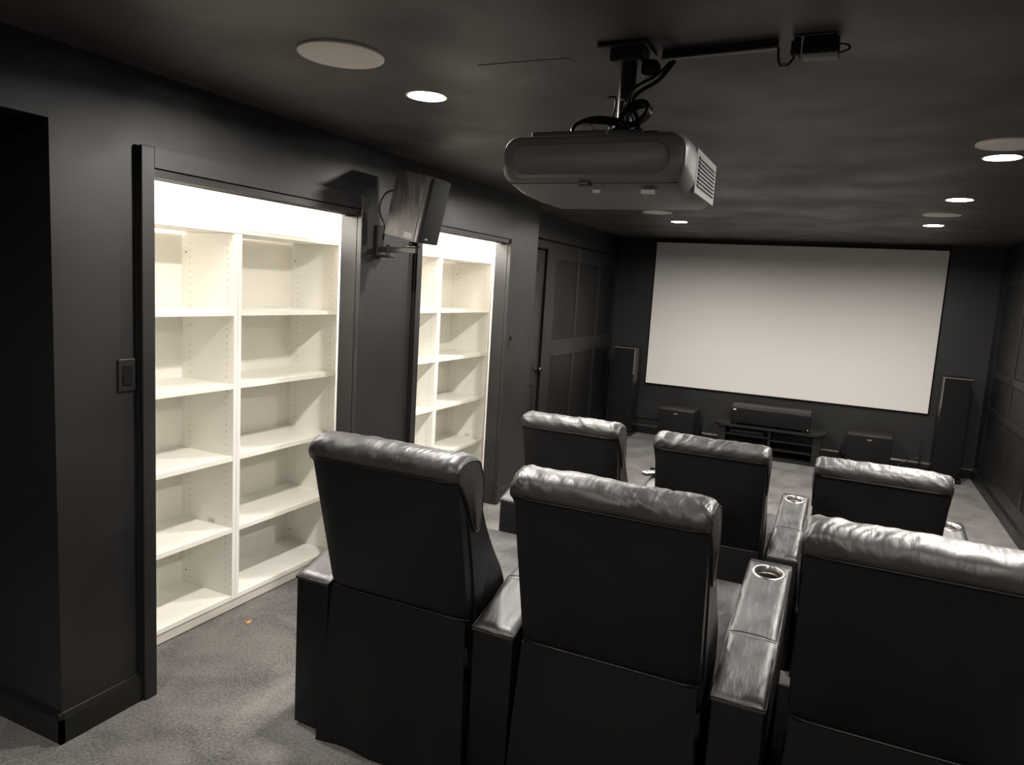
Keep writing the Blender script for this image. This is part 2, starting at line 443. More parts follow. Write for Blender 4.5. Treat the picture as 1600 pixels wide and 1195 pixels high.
# ------------------------------------------------------------------ recessed lamps
def lamp(x, y, label):
    t = thing('recessed_light', label, 'ceiling light', (x, y, ZC), group='recessed ceiling lights')
    bm = lathe(bmesh.new(), [(LR + 0.006, -0.0005), (LR + 0.006, -0.002), (LR + 0.001, -0.0032), (LR - 0.004, -0.0025), (LR - 0.006, 0.004), (LR - 0.006, 0.024), (LR - 0.002, 0.026)], 48)
    obj('trim_ring', bm, M['ring'], t, True)
    bm = lathe(bmesh.new(), [(LR - 0.0065, 0.009), (0.055, 0.0078), (0.04, 0.0068), (0.02, 0.0062), (0.0005, 0.006)], 48, cap1=False)
    obj('lens', bm, M['lens'], t, True)
    bm = lathe(bmesh.new(), [(LR - 0.003, 0.027), (LR - 0.004, 0.058), (0.001, 0.058)], 32, cap1=True)
    obj('housing', bm, M['metalblack'], t)
    return t
labs = ['lit recessed ceiling light on the closet side, nearest the camera position',
        'lit recessed ceiling light on the right side, nearest the camera position',
        'lit recessed ceiling light near the large pale ceiling disc by the closets',
        'lit recessed ceiling light on the closet side, just beyond the projector',
        'lit recessed ceiling light on the closet side, level with the end of the closet wall',
        'lit recessed ceiling light nearest the upper left corner of the projection screen',
        'lit recessed ceiling light on the right side, out beside the projector',
        'largest lit recessed light at the right edge of the ceiling',
        'middle one of the three lit recessed lights along the right of the ceiling',
        'smallest lit recessed light at right, nearest the top right of the screen']
for (x, y), l in zip(LAMPS, labs): lamp(x, y, l)

def closet_lamp(x, y, label):
    t = thing('closet_light', label, 'ceiling light', (x, y, 2.255), group='closet ceiling lights')
    obj('base', lathe(bmesh.new(), [(0.085, -0.0005), (0.085, -0.014), (0.078, -0.018)], 32), M['ring'], t, True)
    obj('diffuser', lathe(bmesh.new(), [(0.0785, -0.016), (0.07, -0.024), (0.04, -0.029), (0.0005, -0.030)], 32), M['closetlens'], t, True)
closet_lamp(-2.67, 2.06, 'lit flush light on the ceiling inside the nearer closet')
closet_lamp(-2.67, 4.06, 'lit flush light on the ceiling inside the farther closet')

# in-ceiling speakers
def ceil_speaker(x, y, r, label):
    t = thing('ceiling_speaker', label, 'speaker', (x, y, ZC), group='round ceiling speakers')
    obj('grille', lathe(bmesh.new(), [(0.0005, -0.0075), (r * 0.6, -0.0072), (r - 0.006, -0.006), (r - 0.003, -0.0045)], 56), M['discgrille'], t, True)
    obj('rim', lathe(bmesh.new(), [(r - 0.004, -0.0042), (r - 0.001, -0.007), (r, -0.006), (r, 0.0)], 56), M['ring'], t, True)
ceil_speaker(-1.458, 1.825, 0.128, 'large pale round speaker grille in the ceiling at upper left')
ceil_speaker(-1.470, 5.80, 0.118, 'small round pale speaker grille in the ceiling just beneath the projector')
ceil_speaker(0.487, 3.385, 0.118, 'round pale speaker grille at the right edge beside the largest light')
ceil_speaker(0.490, 5.735, 0.116, 'thin pale round speaker grille between the two farther right lights')

# ------------------------------------------------------------------ bookcases
XS = -2.544           # front edge
XB = -2.880           # inner face of the back board
ZS = [0.053, 0.3925, 0.7412, 1.083, 1.422]
def bookcase(y0, y1, label, sticker=None):
    t = thing('bookcase', label, 'bookcase', (XS, (y0 + y1) / 2, 0), group='cream bookcases built into the closets')
    P = 0.022
    e = 0.0008
    for a, c in ((y0 + 0.0006, y0 + P), (y1 - P, y1 - 0.0006)):
        obj('side_panel', box(XB, XS, a, c, 0.053, 1.7925, bev=0.0012, seg=1), M['melamine'], t, world=True)
    obj('top_panel', box(XB + 0.012, XS + 0.001, y0 + 0.0006, y1 - 0.0006, 1.7935, 1.8135, bev=0.0012, seg=1), M['melamine'], t, world=True)
    for z in ZS:
        s = obj('shelf', box(XB + 0.001, XS - 0.003, y0 + P + e, y1 - P - e, z, z + 0.0215), M['melamine'], t, world=True)
        b = obj('edge_band', box(XS - 0.0029, XS - 0.0012, y0 + P + e, y1 - P - e, z, z + 0.0215), M['edge'], s)
        bm_off = Vector(t.location)
        b.data.transform(Matrix.Translation(-bm_off))
    obj('back_board', box(XB - 0.008, XB, y0 + 0.004, y1 - 0.004, 0.03, 1.80), M['backpanel'], t, world=True)
    obj('plinth', box(XS - 0.024, XS - 0.006, y0 + 0.0006, y1 - 0.0006, 0.006, 0.0525), M['plinth'], t, world=True)
    obj('foot_rail', box(XB, XS - 0.03, y0 + 0.004, y1 - 0.004, 0.001, 0.0525), M['dark'], t, world=True)
    # shelf-pin holes down both inner faces
    bm = bmesh.new()
    for yy, sg in ((y0 + P, 1), (y1 - P, -1)):
        for x in (XS - 0.045, XB + 0.055):
            z = 0.11
            while z < 1.77:
                if all(not (q - 0.006 < z < q + 0.028) for q in ZS):
                    c = [bm.verts.new((x + 0.0026 * math.cos(k * math.pi / 3), yy + sg * 0.0004, z + 0.0026 * math.sin(k * math.pi / 3))) for k in range(6)]
                    bm.faces.new(c)
                z += 0.032
    h = obj('pin_holes', bm, M['dark'], t, world=True); h['kind'] = 'stuff'
    bm = bmesh.new()
    for z in (0.14, 1.70):
        x = XB + 0.030
        c = [bm.verts.new((x + 0.0045 * math.cos(k * math.pi / 4), y1 - P - 0.0005, z + 0.0045 * math.sin(k * math.pi / 4))) for k in range(8)]
        bm.faces.new(c)
    obj('cam_lock', bm, M['dark'], t, world=True)['kind'] = 'stuff'
    if sticker:
        x, z = sticker
        s = obj('sticker', box(x - 0.022, x + 0.022, y1 - P - 0.0007, y1 - P - 0.0002, z, z + 0.022), M['sticker'], t, world=True)
        bm = box(x - 0.018, x + 0.018, y1 - P - 0.0010, y1 - P - 0.0006, z + 0.004, z + 0.018)
        k = obj('sticker_face', bm, M['white'], s); k.data.transform(Matrix.Translation(-t.location))
        bm = bmesh.new()
        for dx, w in ((-0.010, 0.006), (0.003, 0.010)):
            add_box(bm, x + dx, x + dx + w, y1 - P - 0.0012, y1 - P - 0.0009, z + 0.008, z + 0.013)
        k = obj('sticker_print', bm, M['dark'], s); k.data.transform(Matrix.Translation(-t.location))
    return t
bookcase(1.739, 2.4985, 'cream bookcase column at far left of the nearer closet', (XS - 0.135, 0.417))
bookcase(2.4985, 3.2365, 'wide cream bookcase column right of the divider in the nearer closet')
bookcase(3.523, 4.303, 'narrowly visible cream bookcase column at left of the farther closet')
bookcase(4.303, 5.085, 'cream bookcase column right of the divider in the farther closet', (XS - 0.14, 0.417))

# ------------------------------------------------------------------ switches, outlet
def wall_switch(y, z, w, h, label):
    t = thing('light_switch', label, 'light switch', (XW, y, z))
    obj('cover_plate', box(XW, XW + 0.006, y - w / 2, y + w / 2, z - h / 2, z + h / 2, bev=0.003, seg=2), M['black'], t, world=True)
    bm = bmesh.new()
    add_prism(bm, [(z - 0.033, XW + 0.006), (z + 0.033, XW + 0.006), (z + 0.033, XW + 0.0075), (z, XW + 0.0085), (z - 0.033, XW + 0.011)], y - 0.0165, y + 0.0165)
    for v in bm.verts: v.co = (v.co.z, v.co.x, v.co.y)
    obj('rocker', bm, M['blackgloss'], t, world=True)
    obj('rocker_frame', box(XW + 0.0055, XW + 0.0068, y - 0.0195, y + 0.0195, z - 0.036, z + 0.036, bev=0.0005, seg=1), M['trim'], t, world=True)
wall_switch(1.721, 1.242, 0.068, 0.115, 'black rocker light switch on the wall left of the nearer closet')
t = thing('light_switch', 'small dark switch plate on the wall right of the farther closet', 'light switch', (XW, 4.895, 1.235))
obj('cover_plate', box(XW, XW + 0.005, 4.868, 4.922, 1.19, 1.285, bev=0.002, seg=1), M['trim'], t, world=True)
obj('toggle', box(XW + 0.004, XW + 0.016, 4.889, 4.901, 1.235, 1.262, bev=0.002, seg=1), M['black'], t, world=True)

t = thing('power_outlet', 'black power outlet on the screen wall beside the left tower speaker', 'outlet', (-2.208, FY, 0.383))
obj('cover_plate', box(-2.243, -2.173, FY - 0.006, FY, 0.327, 0.440, bev=0.002, seg=1), M['blackgloss'], t, world=True)
for z in (0.358, 0.410):
    obj('socket', box(-2.226, -2.190, FY - 0.009, FY - 0.005, z - 0.016, z + 0.016, bev=0.003, seg=1), M['black'], t, world=True)

t = thing('cable_raceway', 'dark cable raceway running low along the screen wall to the left subwoofer', 'raceway', (-2.0, FY, 0.197))
obj('cover', box(-2.20, -1.70, FY - 0.022, FY, 0.180, 0.212, bev=0.004, seg=1), M['metalblack'], t, world=True)
obj('end_cap', box(-1.94, -1.918, FY - 0.025, FY, 0.176, 0.216, bev=0.003, seg=1), M['black'], t, world=True)

# ------------------------------------------------------------------ projection screen
t = thing('projection_screen', 'large white fixed frame projection screen on the far wall', 'screen', (-0.63, FY, 0.6))
SX0, SX1, SZ0, SZ1 = -2.087, 0.824, 0.609, 2.236
obj('frame', box(SX0 - 0.012, SX1 + 0.012, FY - 0.034, FY - 0.001, SZ0 - 0.012, SZ1 + 0.012, bev=0.003, seg=1), M['grille'], t, world=True)
obj('fabric', box(SX0, SX1, FY - 0.037, FY - 0.030, SZ0, SZ1, bev=0.002, seg=1), M['screen'], t, world=True)

# ------------------------------------------------------------------ front speakers and stand
def subwoofer(x0, x1, y0, y1, z, label, topslot=False):
    t = thing('subwoofer', label, 'subwoofer', ((x0 + x1) / 2, y0, 0), group='subwoofers under the screen')
    obj('cabinet', box(x0, x1, y0 + 0.018, y1, 0.025, z, bev=0.005), M['subblack'], t, True and math.radians(40), world=True)
    obj('grille', box(x0 + 0.004, x1 - 0.004, y0, y0 + 0.0175, 0.03, z - 0.008, bev=0.005), M['grille'], t, math.radians(40), world=True)
    obj('badge', box((x0 + x1) / 2 - 0.02, (x0 + x1) / 2 + 0.02, y0 - 0.002, y0 + 0.001, z - 0.045, z - 0.032, bev=0.001, seg=1), M['greyedge'], t, world=True)
    for sx in (x0 + 0.05, x1 - 0.05):
        for sy in (y0 + 0.06, y1 - 0.05):
            obj('foot', lathe(bmesh.new(), [(0.018, 0.0), (0.022, 0.026)], 12, (sx, sy, 0), True, True), M['black'], t, world=True)
    if topslot:
        obj('control_panel', box(x0 + 0.21, x0 + 0.27, y0 + 0.16, y0 + 0.19, z - 0.001, z + 0.002), M['blackgloss'], t, world=True)
subwoofer(-1.787, -1.396, 7.80, 8.18, 0.408, 'black cube subwoofer at left, between tower speaker and low stand')
subwoofer(0.112, 0.512, 7.80, 8.18, 0.392, 'black cube subwoofer at right with a small slot in its top', True)

def tower(x0, x1, y0, y1, z, label, strip):
    t = thing('tower_speaker', label, 'tower speaker', ((x0 + x1) / 2, y0, 0), group='tower speakers either side of the screen')
    obj('cabinet', box(x0, x1, y0 + 0.022, y1, 0.04, z, bev=0.004), M['subblack'], t, math.radians(40), world=True)
    g = obj('grille', box(x0 + 0.003, x1 - 0.003, y0, y0 + 0.0215, 0.06, z - 0.004, bev=0.005), M['grille'], t, math.radians(40), world=True)
    xs = x1 if strip > 0 else x0
    obj('edge_strip', box(xs - 0.006, xs + 0.0005, y0 - 0.001, y0 + 0.012, z - 0.30, z - 0.003), M['greyedge'], t, world=True)
    obj('top_strip', box(x0, x1, y0 - 0.001, y0 + 0.010, z - 0.006, z + 0.0005), M['greyedge'], t, world=True)
    obj('plinth', box(x0 - 0.02, x1 + 0.02, y0 - 0.01, y1 + 0.01, 0.018, 0.039, bev=0.006), M['blackgloss'], t, math.radians(40), world=True)
    for sx in (x0, x1):
        for sy in (y0 + 0.02, y1 - 0.02):
            obj('spike', lathe(bmesh.new(), [(0.003, 0.0), (0.012, 0.014), (0.012, 0.019)], 10, (sx, sy, 0), True, True), M['steel'], t, world=True)
tower(-2.40, -2.155, 8.03, 8.31, 1.022, 'tall black tower speaker left of the screen', 1)
tower(0.894, 1.125, 8.00, 8.30, 1.020, 'tall black tower speaker right of the screen in the corner', -1)

# low stand
t = thing('media_stand', 'low black two bay media stand under the centre speaker', 'media stand', (-0.63, 7.9, 0))
def stand_top():
    bm = bmesh.new(); pts = []
    x0, x1, y0, y1, r = -1.175, -0.085, 7.80, 8.26, 0.10
    for cx_, cy_, a in ((x1 - r, y0 + r, -90), (x1 - 0.02, y1 - 0.02, 0), (x0 + 0.02, y1 - 0.02, 90), (x0 + r, y0 + r, 180)):
        rr = r if cy_ < 8 else 0.02
        for k in range(7):
            an = math.radians(a + 15 * k); pts.append((cx_ + rr * math.cos(an), cy_ + rr * math.sin(an)))
    a_ = [bm.verts.new((p[0], p[1], 0.315)) for p in pts]; c_ = [bm.verts.new((p[0], p[1], 0.338)) for p in pts]
    bm.faces.new(a_[::-1]); bm.faces.new(c_)
    for i in range(len(pts)): bm.faces.new((a_[i], a_[(i + 1) % len(pts)], c_[(i + 1) % len(pts)], c_[i]))
    return bm
obj('top', stand_top(), M['subblack'], t, world=True)
for x0, x1, nm in ((-1.14, -1.06, 'side_panel'), (-0.20, -0.12, 'side_panel'), (-0.632, -0.606, 'divider')):
    obj(nm, box(x0, x1, 7.86 if nm == 'side_panel' else 7.88, 8.22, 0.03, 0.3145, bev=0.003, seg=1), M['subblack'], t, world=True)
obj('shelf', box(-1.059, -0.633, 7.88, 8.22, 0.215, 0.233), M['subblack'], t, world=True)
obj('shelf', box(-0.605, -0.201, 7.88, 8.22, 0.195, 0.213), M['subblack'], t, world=True)
obj('shelf', box(-0.605, -0.201, 7.88, 8.22, 0.105, 0.120), M['subblack'], t, world=True)
obj('shelf', box(-1.059, -0.633, 7.88, 8.22, 0.105, 0.120), M['subblack'], t, world=True)
obj('base', box(-1.16, -0.10, 7.85, 8.24, 0.002, 0.029, bev=0.004, seg=1), M['subblack'], t, world=True)
t = thing('disc_player', 'slim black component on the left shelf of the low stand', 'player', (-0.85, 7.92, 0.234))
obj('case', box(-1.02, -0.68, 7.92, 8.18, 0.238, 0.272, bev=0.002, seg=1), M['black'], t, world=True)
obj('front_panel', box(-1.02, -0.68, 7.914, 7.9195, 0.239, 0.271, bev=0.001, seg=1), M['blackgloss'], t, world=True)
for x in (-0.99, -0.71):
    obj('foot', box(x - 0.015, x + 0.015, 7.94, 7.97, 0.2335, 0.238), M['black'], t, world=True)

t = thing('centre_speaker', 'long black centre speaker lying on the low stand under the screen', 'speaker', (-0.63, 7.83, 0.34))
bm = bmesh.new()
add_prism(bm, [(7.855, 0.352), (8.12, 0.352), (8.12, 0.535), (7.945, 0.535), (7.855, 0.512)], -1.025, -0.243, bev=0.004)
obj('cabinet', bm, M['subblack'], t, math.radians(40), world=True)
obj('grille', box(-1.019, -0.249, 7.832, 7.8545, 0.356, 0.510, bev=0.005), M['grille'], t, math.radians(40), world=True)
obj('badge', box(-1.000, -0.970, 7.829, 7.833, 0.490, 0.501), M['white'], t, world=True)
for x in (-0.98, -0.29):
    obj('foot', box(x - 0.02, x + 0.02, 7.87, 8.1, 0.3385, 0.352), M['black'], t, world=True)
obj('indicator', box(-0.262, -0.252, 7.829, 7.833, 0.362, 0.370), M['white'], t, world=True)

t = thing('antenna', 'thin black upright antenna beside the right tower speaker', 'antenna', (0.80, 8.30, 0.15))
obj('blade', box(0.795, 0.815, 8.27, 8.285, 0.185, 0.355, bev=0.003, seg=1), M['black'], t, world=True)
obj('stem', tube(bmesh.new(), [(0.805, 8.28, 0.19), (0.80, 8.28, 0.15), (0.79, 8.28, 0.02)], 0.005), M['cable'], t, True, world=True)
obj('cord', tube(bmesh.new(), [(0.80, 8.28, 0.165), (0.74, 8.27, 0.14), (0.66, 8.25, 0.10), (0.58, 8.22, 0.04)], 0.004), M['cable'], t, True, world=True)

# ------------------------------------------------------------------ surround speaker on the closet wall
SP = Vector((-2.11, 3.10, 1.86))
t = thing('surround_speaker', 'black ash box speaker tilted downward on a wall bracket between the closets', 'speaker', SP)
rot = Matrix.Rotation(math.radians(12.0), 3, 'Y')
sp_off = Vector((-0.068, 0.0, -0.003))
def sp(bm):
    bmesh.ops.rotate(bm, verts=bm.verts, cent=(0, 0, 0), matrix=rot)
    bmesh.ops.translate(bm, verts=bm.verts, vec=sp_off)
    return bm
D_, W_, H_ = 0.198, 0.172, 0.328
obj('cabinet', sp(box(0, D_ - 0.018, 0, W_, 0, H_, bev=0.002, seg=1)), M['ash'], t)
obj('baffle', sp(box(D_ - 0.0175, D_, 0.001, W_ - 0.001, 0.001, H_ - 0.001, bev=0.002, seg=1)), M['baffle'], t)
g = obj('grille', sp(box(D_ + 0.006, D_ + 0.022, 0.004, W_ - 0.004, 0.004, H_ - 0.004, bev=0.004)), M['grille'], t, math.radians(40))
obj('badge', sp(box(D_ + 0.0222, D_ + 0.0235, 0.035, 0.06, 0.022, 0.030)), M['greyedge'], g)
obj('rating_label', sp(box(0.115, 0.165, -0.0006, -0.0001, 0.012, 0.040)), M['greyedge'], t)
obj('top_cord', tube(bmesh.new(), [(0.03 + sp_off.x, 0.085, 0.20), (-0.06, 0.085, 0.225), (-0.12, 0.07, 0.20), (-0.135, 0.05, 0.12), (-0.10, 0.05, 0.04), (-0.12, 0.07, -0.03)], 0.0045), M['cable'], t, True)
t = thing('speaker_bracket', 'black swivel bracket holding the box speaker to the wall', 'bracket', (XW, 3.20, 1.78))
bm = bmesh.new()
add_box(bm, XW, XW + 0.012, 3.165, 3.225, 1.752, 1.905, bev=0.004)
obj('wall_plate', bm, M['metalblack'], t, world=True)
obj('plate_lip', box(XW + 0.001, XW + 0.085, 3.160, 3.228, 1.742, 1.754, bev=0.004), M['metalblack'], t, world=True)
obj('hinge', lathe(bmesh.new(), [(0.010, 0.0), (0.010, 0.048)], 14, (XW + 0.062, 3.19, 1.758), True, True), M['metalblack'], t, world=True)
obj('arm', box(XW + 0.012, XW + 0.235, 3.183, 3.197, 1.768, 1.796, bev=0.002, seg=1), M['metalblack'], t, world=True)
obj('cradle', box(XW + 0.175, XW + 0.245, 3.165, 3.215, 1.796, 1.805, bev=0.002, seg=1), M['metalblack'], t, world=True)
obj('ball_joint', lathe(bmesh.new(), [(0.018, -0.005), (0.024, 0.008), (0.016, 0.022)], 16, (XW + 0.215, 3.19, 1.806), True, True), M['black'], t, True, world=True)
obj('bolt', lathe(bmesh.new(), [(0.006, -0.018), (0.006, 0.0)], 8, (XW + 0.205, 3.19, 1.768), True, True), M['metalblack'], t, world=True)

# ------------------------------------------------------------------ projector and its ceiling mount
PX0, PX1, PY0, PY1, PZ0, PZ1 = -0.872, -0.385, 1.755, 2.18, 1.876, 2.018
t = thing('projector', 'large charcoal projector with rounded corners hanging from the ceiling', 'projector', ((PX0 + PX1) / 2, (PY0 + PY1) / 2, PZ0))
def rrect(x0, x1, z0, z1, r, n=6, rb=None):
    rb = rb or r
    pts = []
    for cx_, cz_, a, rr in ((x1 - r, z1 - r, 0, r), (x0 + r, z1 - r, 90, r), (x0 + rb, z0 + rb, 180, rb), (x1 - rb, z0 + rb, 270, rb)):
        for k in range(n + 1):
            an = math.radians(a + 90 * k / n); pts.append((cx_ + rr * math.cos(an), cz_ + rr * math.sin(an)))
    return pts
def loft_y(sections, cap=True):
    bm = bmesh.new(); rings = []
    for y, pts in sections:
        rings.append([bm.verts.new((p[0], y, p[1])) for p in pts])
    n = len(rings[0])
    for a, c in zip(rings[:-1], rings[1:]):
        for i in range(n): bm.faces.new((a[i], a[(i + 1) % n], c[(i + 1) % n], c[i]))
    if cap:
        bm.faces.new(rings[0]); bm.faces.new(rings[-1][::-1])
    return bm
zs = 1.905   # split line between upper and lower shell
def shell_section(inset, dz):
    return rrect(PX0 + inset, PX1 - inset, PZ0 + dz, PZ1 - inset * 0.8, 0.040, 7)
sec = [(PY0 + 0.0, shell_section(0.016, 0.034)), (PY0 + 0.006, shell_section(0.006, 0.028)), (PY0 + 0.02, shell_section(0.0, 0.022)), (PY0 + 0.10, shell_section(0.0, 0.006)),
       (PY0 + 0.22, shell_section(0.0, 0.0)), (PY1 - 0.06, shell_section(0.0, 0.0)), (PY1 - 0.02, shell_section(0.010, 0.008)), (PY1, shell_section(0.045, 0.04))]
body = obj('body', loft_y(sec), M['projector'], t, math.radians(35), world=True)
# recessed stadium panel on the back
ip = rrect(PX0 + 0.040, PX1 - 0.048, 1.925, 1.988, 0.0310, 8)
op = rrect(PX0 + 0.034, PX1 - 0.042, 1.919, 1.994, 0.0370, 8)
bm = loft_y([(PY0 - 0.0005, op), (PY0 - 0.004, rrect(PX0 + 0.0365, PX1 - 0.0445, 1.9215, 1.9915, 0.0345, 8)), (PY0 - 0.002, ip)])
obj('rear_panel', bm, M['projector'], t, math.radians(35), world=True)
# parting line, lower lip and small prints
obj('parting_line', box(PX0 + 0.02, PX1 - 0.02, PY0 + 0.0155, PY0 + 0.018, 1.8985, 1.9005), M['dark'], t, world=True)
obj('latch', box(-0.655, -0.625, PY0 + 0.004, PY0 + 0.03, 1.892, 1.902, bev=0.002, seg=1), M['black'], t, world=True)
lab = obj('logo_print', box(-0.625, -0.606, PY0 + 0.035, PY0 + 0.045, 1.879, 1.886), M['white'], t, world=True)
obj('underside_label', box(-0.50, -0.465, PY0 + 0.035, PY0 + 0.06, 1.878, 1.886), M['ring'], t, world=True)
# side vent with slats
VY0, VY1, VZ0, VZ1 = PY0 + 0.13, PY0 + 0.36, 1.905, 1.985
obj('vent_recess', box(PX1 - 0.004, PX1 + 0.0012, VY0, VY1, VZ0, VZ1, bev=0.001, seg=1), M['dark'] if False else M['black'], t, world=True)
obj('vent_surround', box(PX1 - 0.004, PX1 + 0.0008, VY0 - 0.02, VY1 + 0.02, VZ0 - 0.015, VZ1 + 0.014, bev=0.0008, seg=1), M['projector'], t, world=True)
for k in range(8):
    z = VZ0 + 0.004 + k * 0.0096
    obj('slat', box(PX1 + 0.0005, PX1 + 0.0048, VY0 + 0.003, VY1 - 0.003, z, z + 0.0042, bev=0.0008, seg=1), M['projector'], t, world=True)
# lens on the far side
bm = lathe(bmesh.new(), [(0.055, 0.0), (0.052, 0.02), (0.045, 0.022), (0.04, 0.008), (0.001, 0.012)], 32)
bmesh.ops.rotate(bm, verts=bm.verts, matrix=Matrix.Rotation(-math.pi / 2, 3, 'X'))
bmesh.ops.translate(bm, verts=bm.verts, vec=((PX0 + PX1) / 2, PY1 - 0.004, 1.947))
obj('lens', bm, M['blackgloss'], t, True, world=True)
MX, MY = -0.612, 1.975
t = thing('projector_mount', 'black ceiling mount with round pole and looped cables above the projector', 'projector mount', (MX, MY, ZC))
obj('ceiling_plate', box(MX - 0.075, MX + 0.06, MY - 0.06, MY + 0.06, ZC - 0.014, ZC - 0.0005, bev=0.004), M['metalblack'], t, world=True)
obj('flange', box(MX - 0.045, MX + 0.045, MY - 0.04, MY + 0.04, ZC - 0.045, ZC - 0.013, bev=0.006), M['metalblack'], t, world=True)
obj('knuckle', lathe(bmesh.new(), [(0.020, 0.0), (0.026, 0.01), (0.026, 0.03), (0.018, 0.04)], 20, (MX + 0.055, MY + 0.02, ZC - 0.075), True, True), M['metalblack'], t, True, world=True)
obj('pole', lathe(bmesh.new(), [(0.0225, -0.21), (0.0225, -0.02)], 28, (MX, MY, ZC), True, True), M['metalblack'], t, math.radians(40), world=True)
obj('collar', lathe(bmesh.new(), [(0.026, 0.0), (0.031, 0.004), (0.031, 0.04), (0.026, 0.044)], 24, (MX, MY, PZ1 + 0.028), True, True), M['metalblack'], t, True, world=True)
obj('spread_plate', box(MX - 0.17, MX + 0.12, MY - 0.10, MY + 0.10, PZ1 + 0.012, PZ1 + 0.028, bev=0.003, seg=1), M['metalblack'], t, world=True)
for (sx, sy) in ((-0.19, -0.11), (0.16, -0.11), (-0.19, 0.12), (0.16, 0.12)):
    a = Vector((MX + (0.6 * sx), MY + 0.6 * sy, PZ1 + 0.022)); c = Vector((MX + sx, MY + sy, PZ1 + 0.011))
    obj('leg', tube(bmesh.new(), [a, c], 0.010, 8, True, False), M['metalblack'], t, world=True)
obj('rear_lip', box(MX - 0.215, MX + 0.09, MY - 0.135, MY - 0.12, PZ1 + 0.004, PZ1 + 0.026, bev=0.002, seg=1), M['metalblack'], t, world=True)

# cables looped and tied round the pole belong to the mount
def cab(pts, r=0.0045, name='cable'):
    obj(name, tube(bmesh.new(), pts, r), M['cable'], t, True, world=True)
cz = PZ1 + 0.045
cab([(MX + 0.10, MY + 0.05, ZC - 0.03), (MX + 0.075, MY + 0.01, ZC - 0.075), (MX + 0.02, MY - 0.035, ZC - 0.125), (MX + 0.005, MY - 0.04, cz + 0.03), (MX - 0.03, MY - 0.04, cz - 0.01), (MX - 0.05, MY - 0.09, cz - 0.025)])
cab([(MX + 0.11, MY + 0.05, ZC - 0.03), (MX + 0.085, MY, ZC - 0.09), (MX + 0.03, MY - 0.03, ZC - 0.14), (MX + 0.045, MY - 0.02, cz + 0.02), (MX + 0.05, MY - 0.03, cz - 0.02)], 0.006)
for k in range(4):                                # coil right of the pole
    ph = 0.25 * k
    cab([(MX + 0.045 + 0.036 * math.cos(a), MY - 0.035 - 0.012 * k + 0.01 * math.sin(a), cz + 0.035 + (0.024 + 0.002 * k) * math.sin(a) + 0.3 * 0.036 * math.cos(a)) for a in [ph + 2 * math.pi * i / 12 for i in range(13)]], 0.0055, 'coil')
for k in range(3):                                # flat loops to the left
    cab([(MX + 0.01, MY - 0.04, cz + 0.012 + 0.006 * k), (MX - 0.06, MY - 0.06, cz + 0.018 + 0.006 * k), (MX - 0.105, MY - 0.08, cz + 0.012), (MX - 0.115, MY - 0.09, cz - 0.012), (MX - 0.085, MY - 0.09, cz - 0.020 - 0.002 * k), (MX - 0.03, MY - 0.06, cz - 0.012)], 0.005, 'loop')
cab([(MX - 0.035, MY - 0.045, cz + 0.085), (MX - 0.015, MY - 0.050, cz + 0.080), (MX - 0.016, MY - 0.05, cz + 0.04), (MX - 0.018, MY - 0.075, cz), (MX - 0.005, MY - 0.13, cz - 0.018)], 0.0025, 'thin_cord')
cab([(MX + 0.012, MY - 0.05, cz + 0.075), (MX + 0.035, MY - 0.06, cz + 0.03), (MX + 0.06, MY - 0.07, cz - 0.02)], 0.0022, 'thin_cord')
obj('plug', lathe(bmesh.new(), [(0.0045, -0.012), (0.0045, 0.012)], 10, (MX - 0.004, MY - 0.132, cz - 0.024), True, True), M['silver'], t, world=True)
bm = tube(bmesh.new(), [(MX - 0.085, MY - 0.094, cz + 0.006), (MX - 0.065, MY - 0.096, cz + 0.004), (MX - 0.055, MY - 0.10, cz - 0.010), (MX - 0.05, MY - 0.10, cz - 0.03)], 0.003)
obj('tie', bm, M['silver'], t, True, world=True)
for p in ((MX - 0.037, MY - 0.045, cz + 0.083), (MX + 0.004, MY - 0.05, cz + 0.075)):
    obj('tie_end', box(p[0] - 0.004, p[0] + 0.004, p[1] - 0.003, p[1] + 0.003, p[2] - 0.003, p[2] + 0.003, bev=0.001, seg=1), M['silver'], t, world=True)

t = thing('cable_channel', 'straight black cable channel across the ceiling beside the mount', 'cable channel', (-0.387, 2.025, ZC), -0.075)
obj('cover', box(-0.150, 0.150, -0.012, 0.012, -0.022, -0.0005, bev=0.002, seg=1), M['metalblack'], t)
obj('bottom_edge', box(-0.150, 0.150, -0.0135, -0.010, -0.0235, -0.019), M['greyedge'], t)

AY = 2.02
t = thing('power_adapter', 'black plug-in power adapter on the ceiling at the end of the channel', 'adapter', (-0.14, AY, ZC))
obj('outlet_plate', box(-0.200, -0.105, AY - 0.04, AY + 0.05, ZC - 0.006, ZC - 0.0005, bev=0.002, seg=1), M['trim'], t, world=True)
obj('brick', box(-0.178, -0.094, AY - 0.03, AY + 0.035, ZC - 0.046, ZC - 0.0065, bev=0.005), M['black'], t, math.radians(40), world=True)
obj('plug', box(-0.206, -0.184, AY - 0.02, AY + 0.02, ZC - 0.044, ZC - 0.0065, bev=0.004), M['black'], t, world=True)
obj('cord_loop', tube(bmesh.new(), [(-0.236, AY - 0.005, ZC - 0.018), (-0.234, AY - 0.01, ZC - 0.045), (-0.225, AY - 0.012, ZC - 0.066), (-0.210, AY - 0.012, ZC - 0.064), (-0.196, AY - 0.005, ZC - 0.044)], 0.003), M['cable'], t, True, world=True)
obj('cord_tag', box(-0.225, -0.211, AY - 0.017, AY - 0.009, ZC - 0.071, ZC - 0.060, bev=0.001, seg=1), M['tan'], t, world=True)
obj('side_cord', tube(bmesh.new(), [(-0.095, AY, ZC - 0.018), (-0.076, AY, ZC - 0.022), (-0.072, AY, ZC - 0.032), (-0.095, AY, ZC - 0.040)], 0.0025), M['cable'], t, True, world=True)

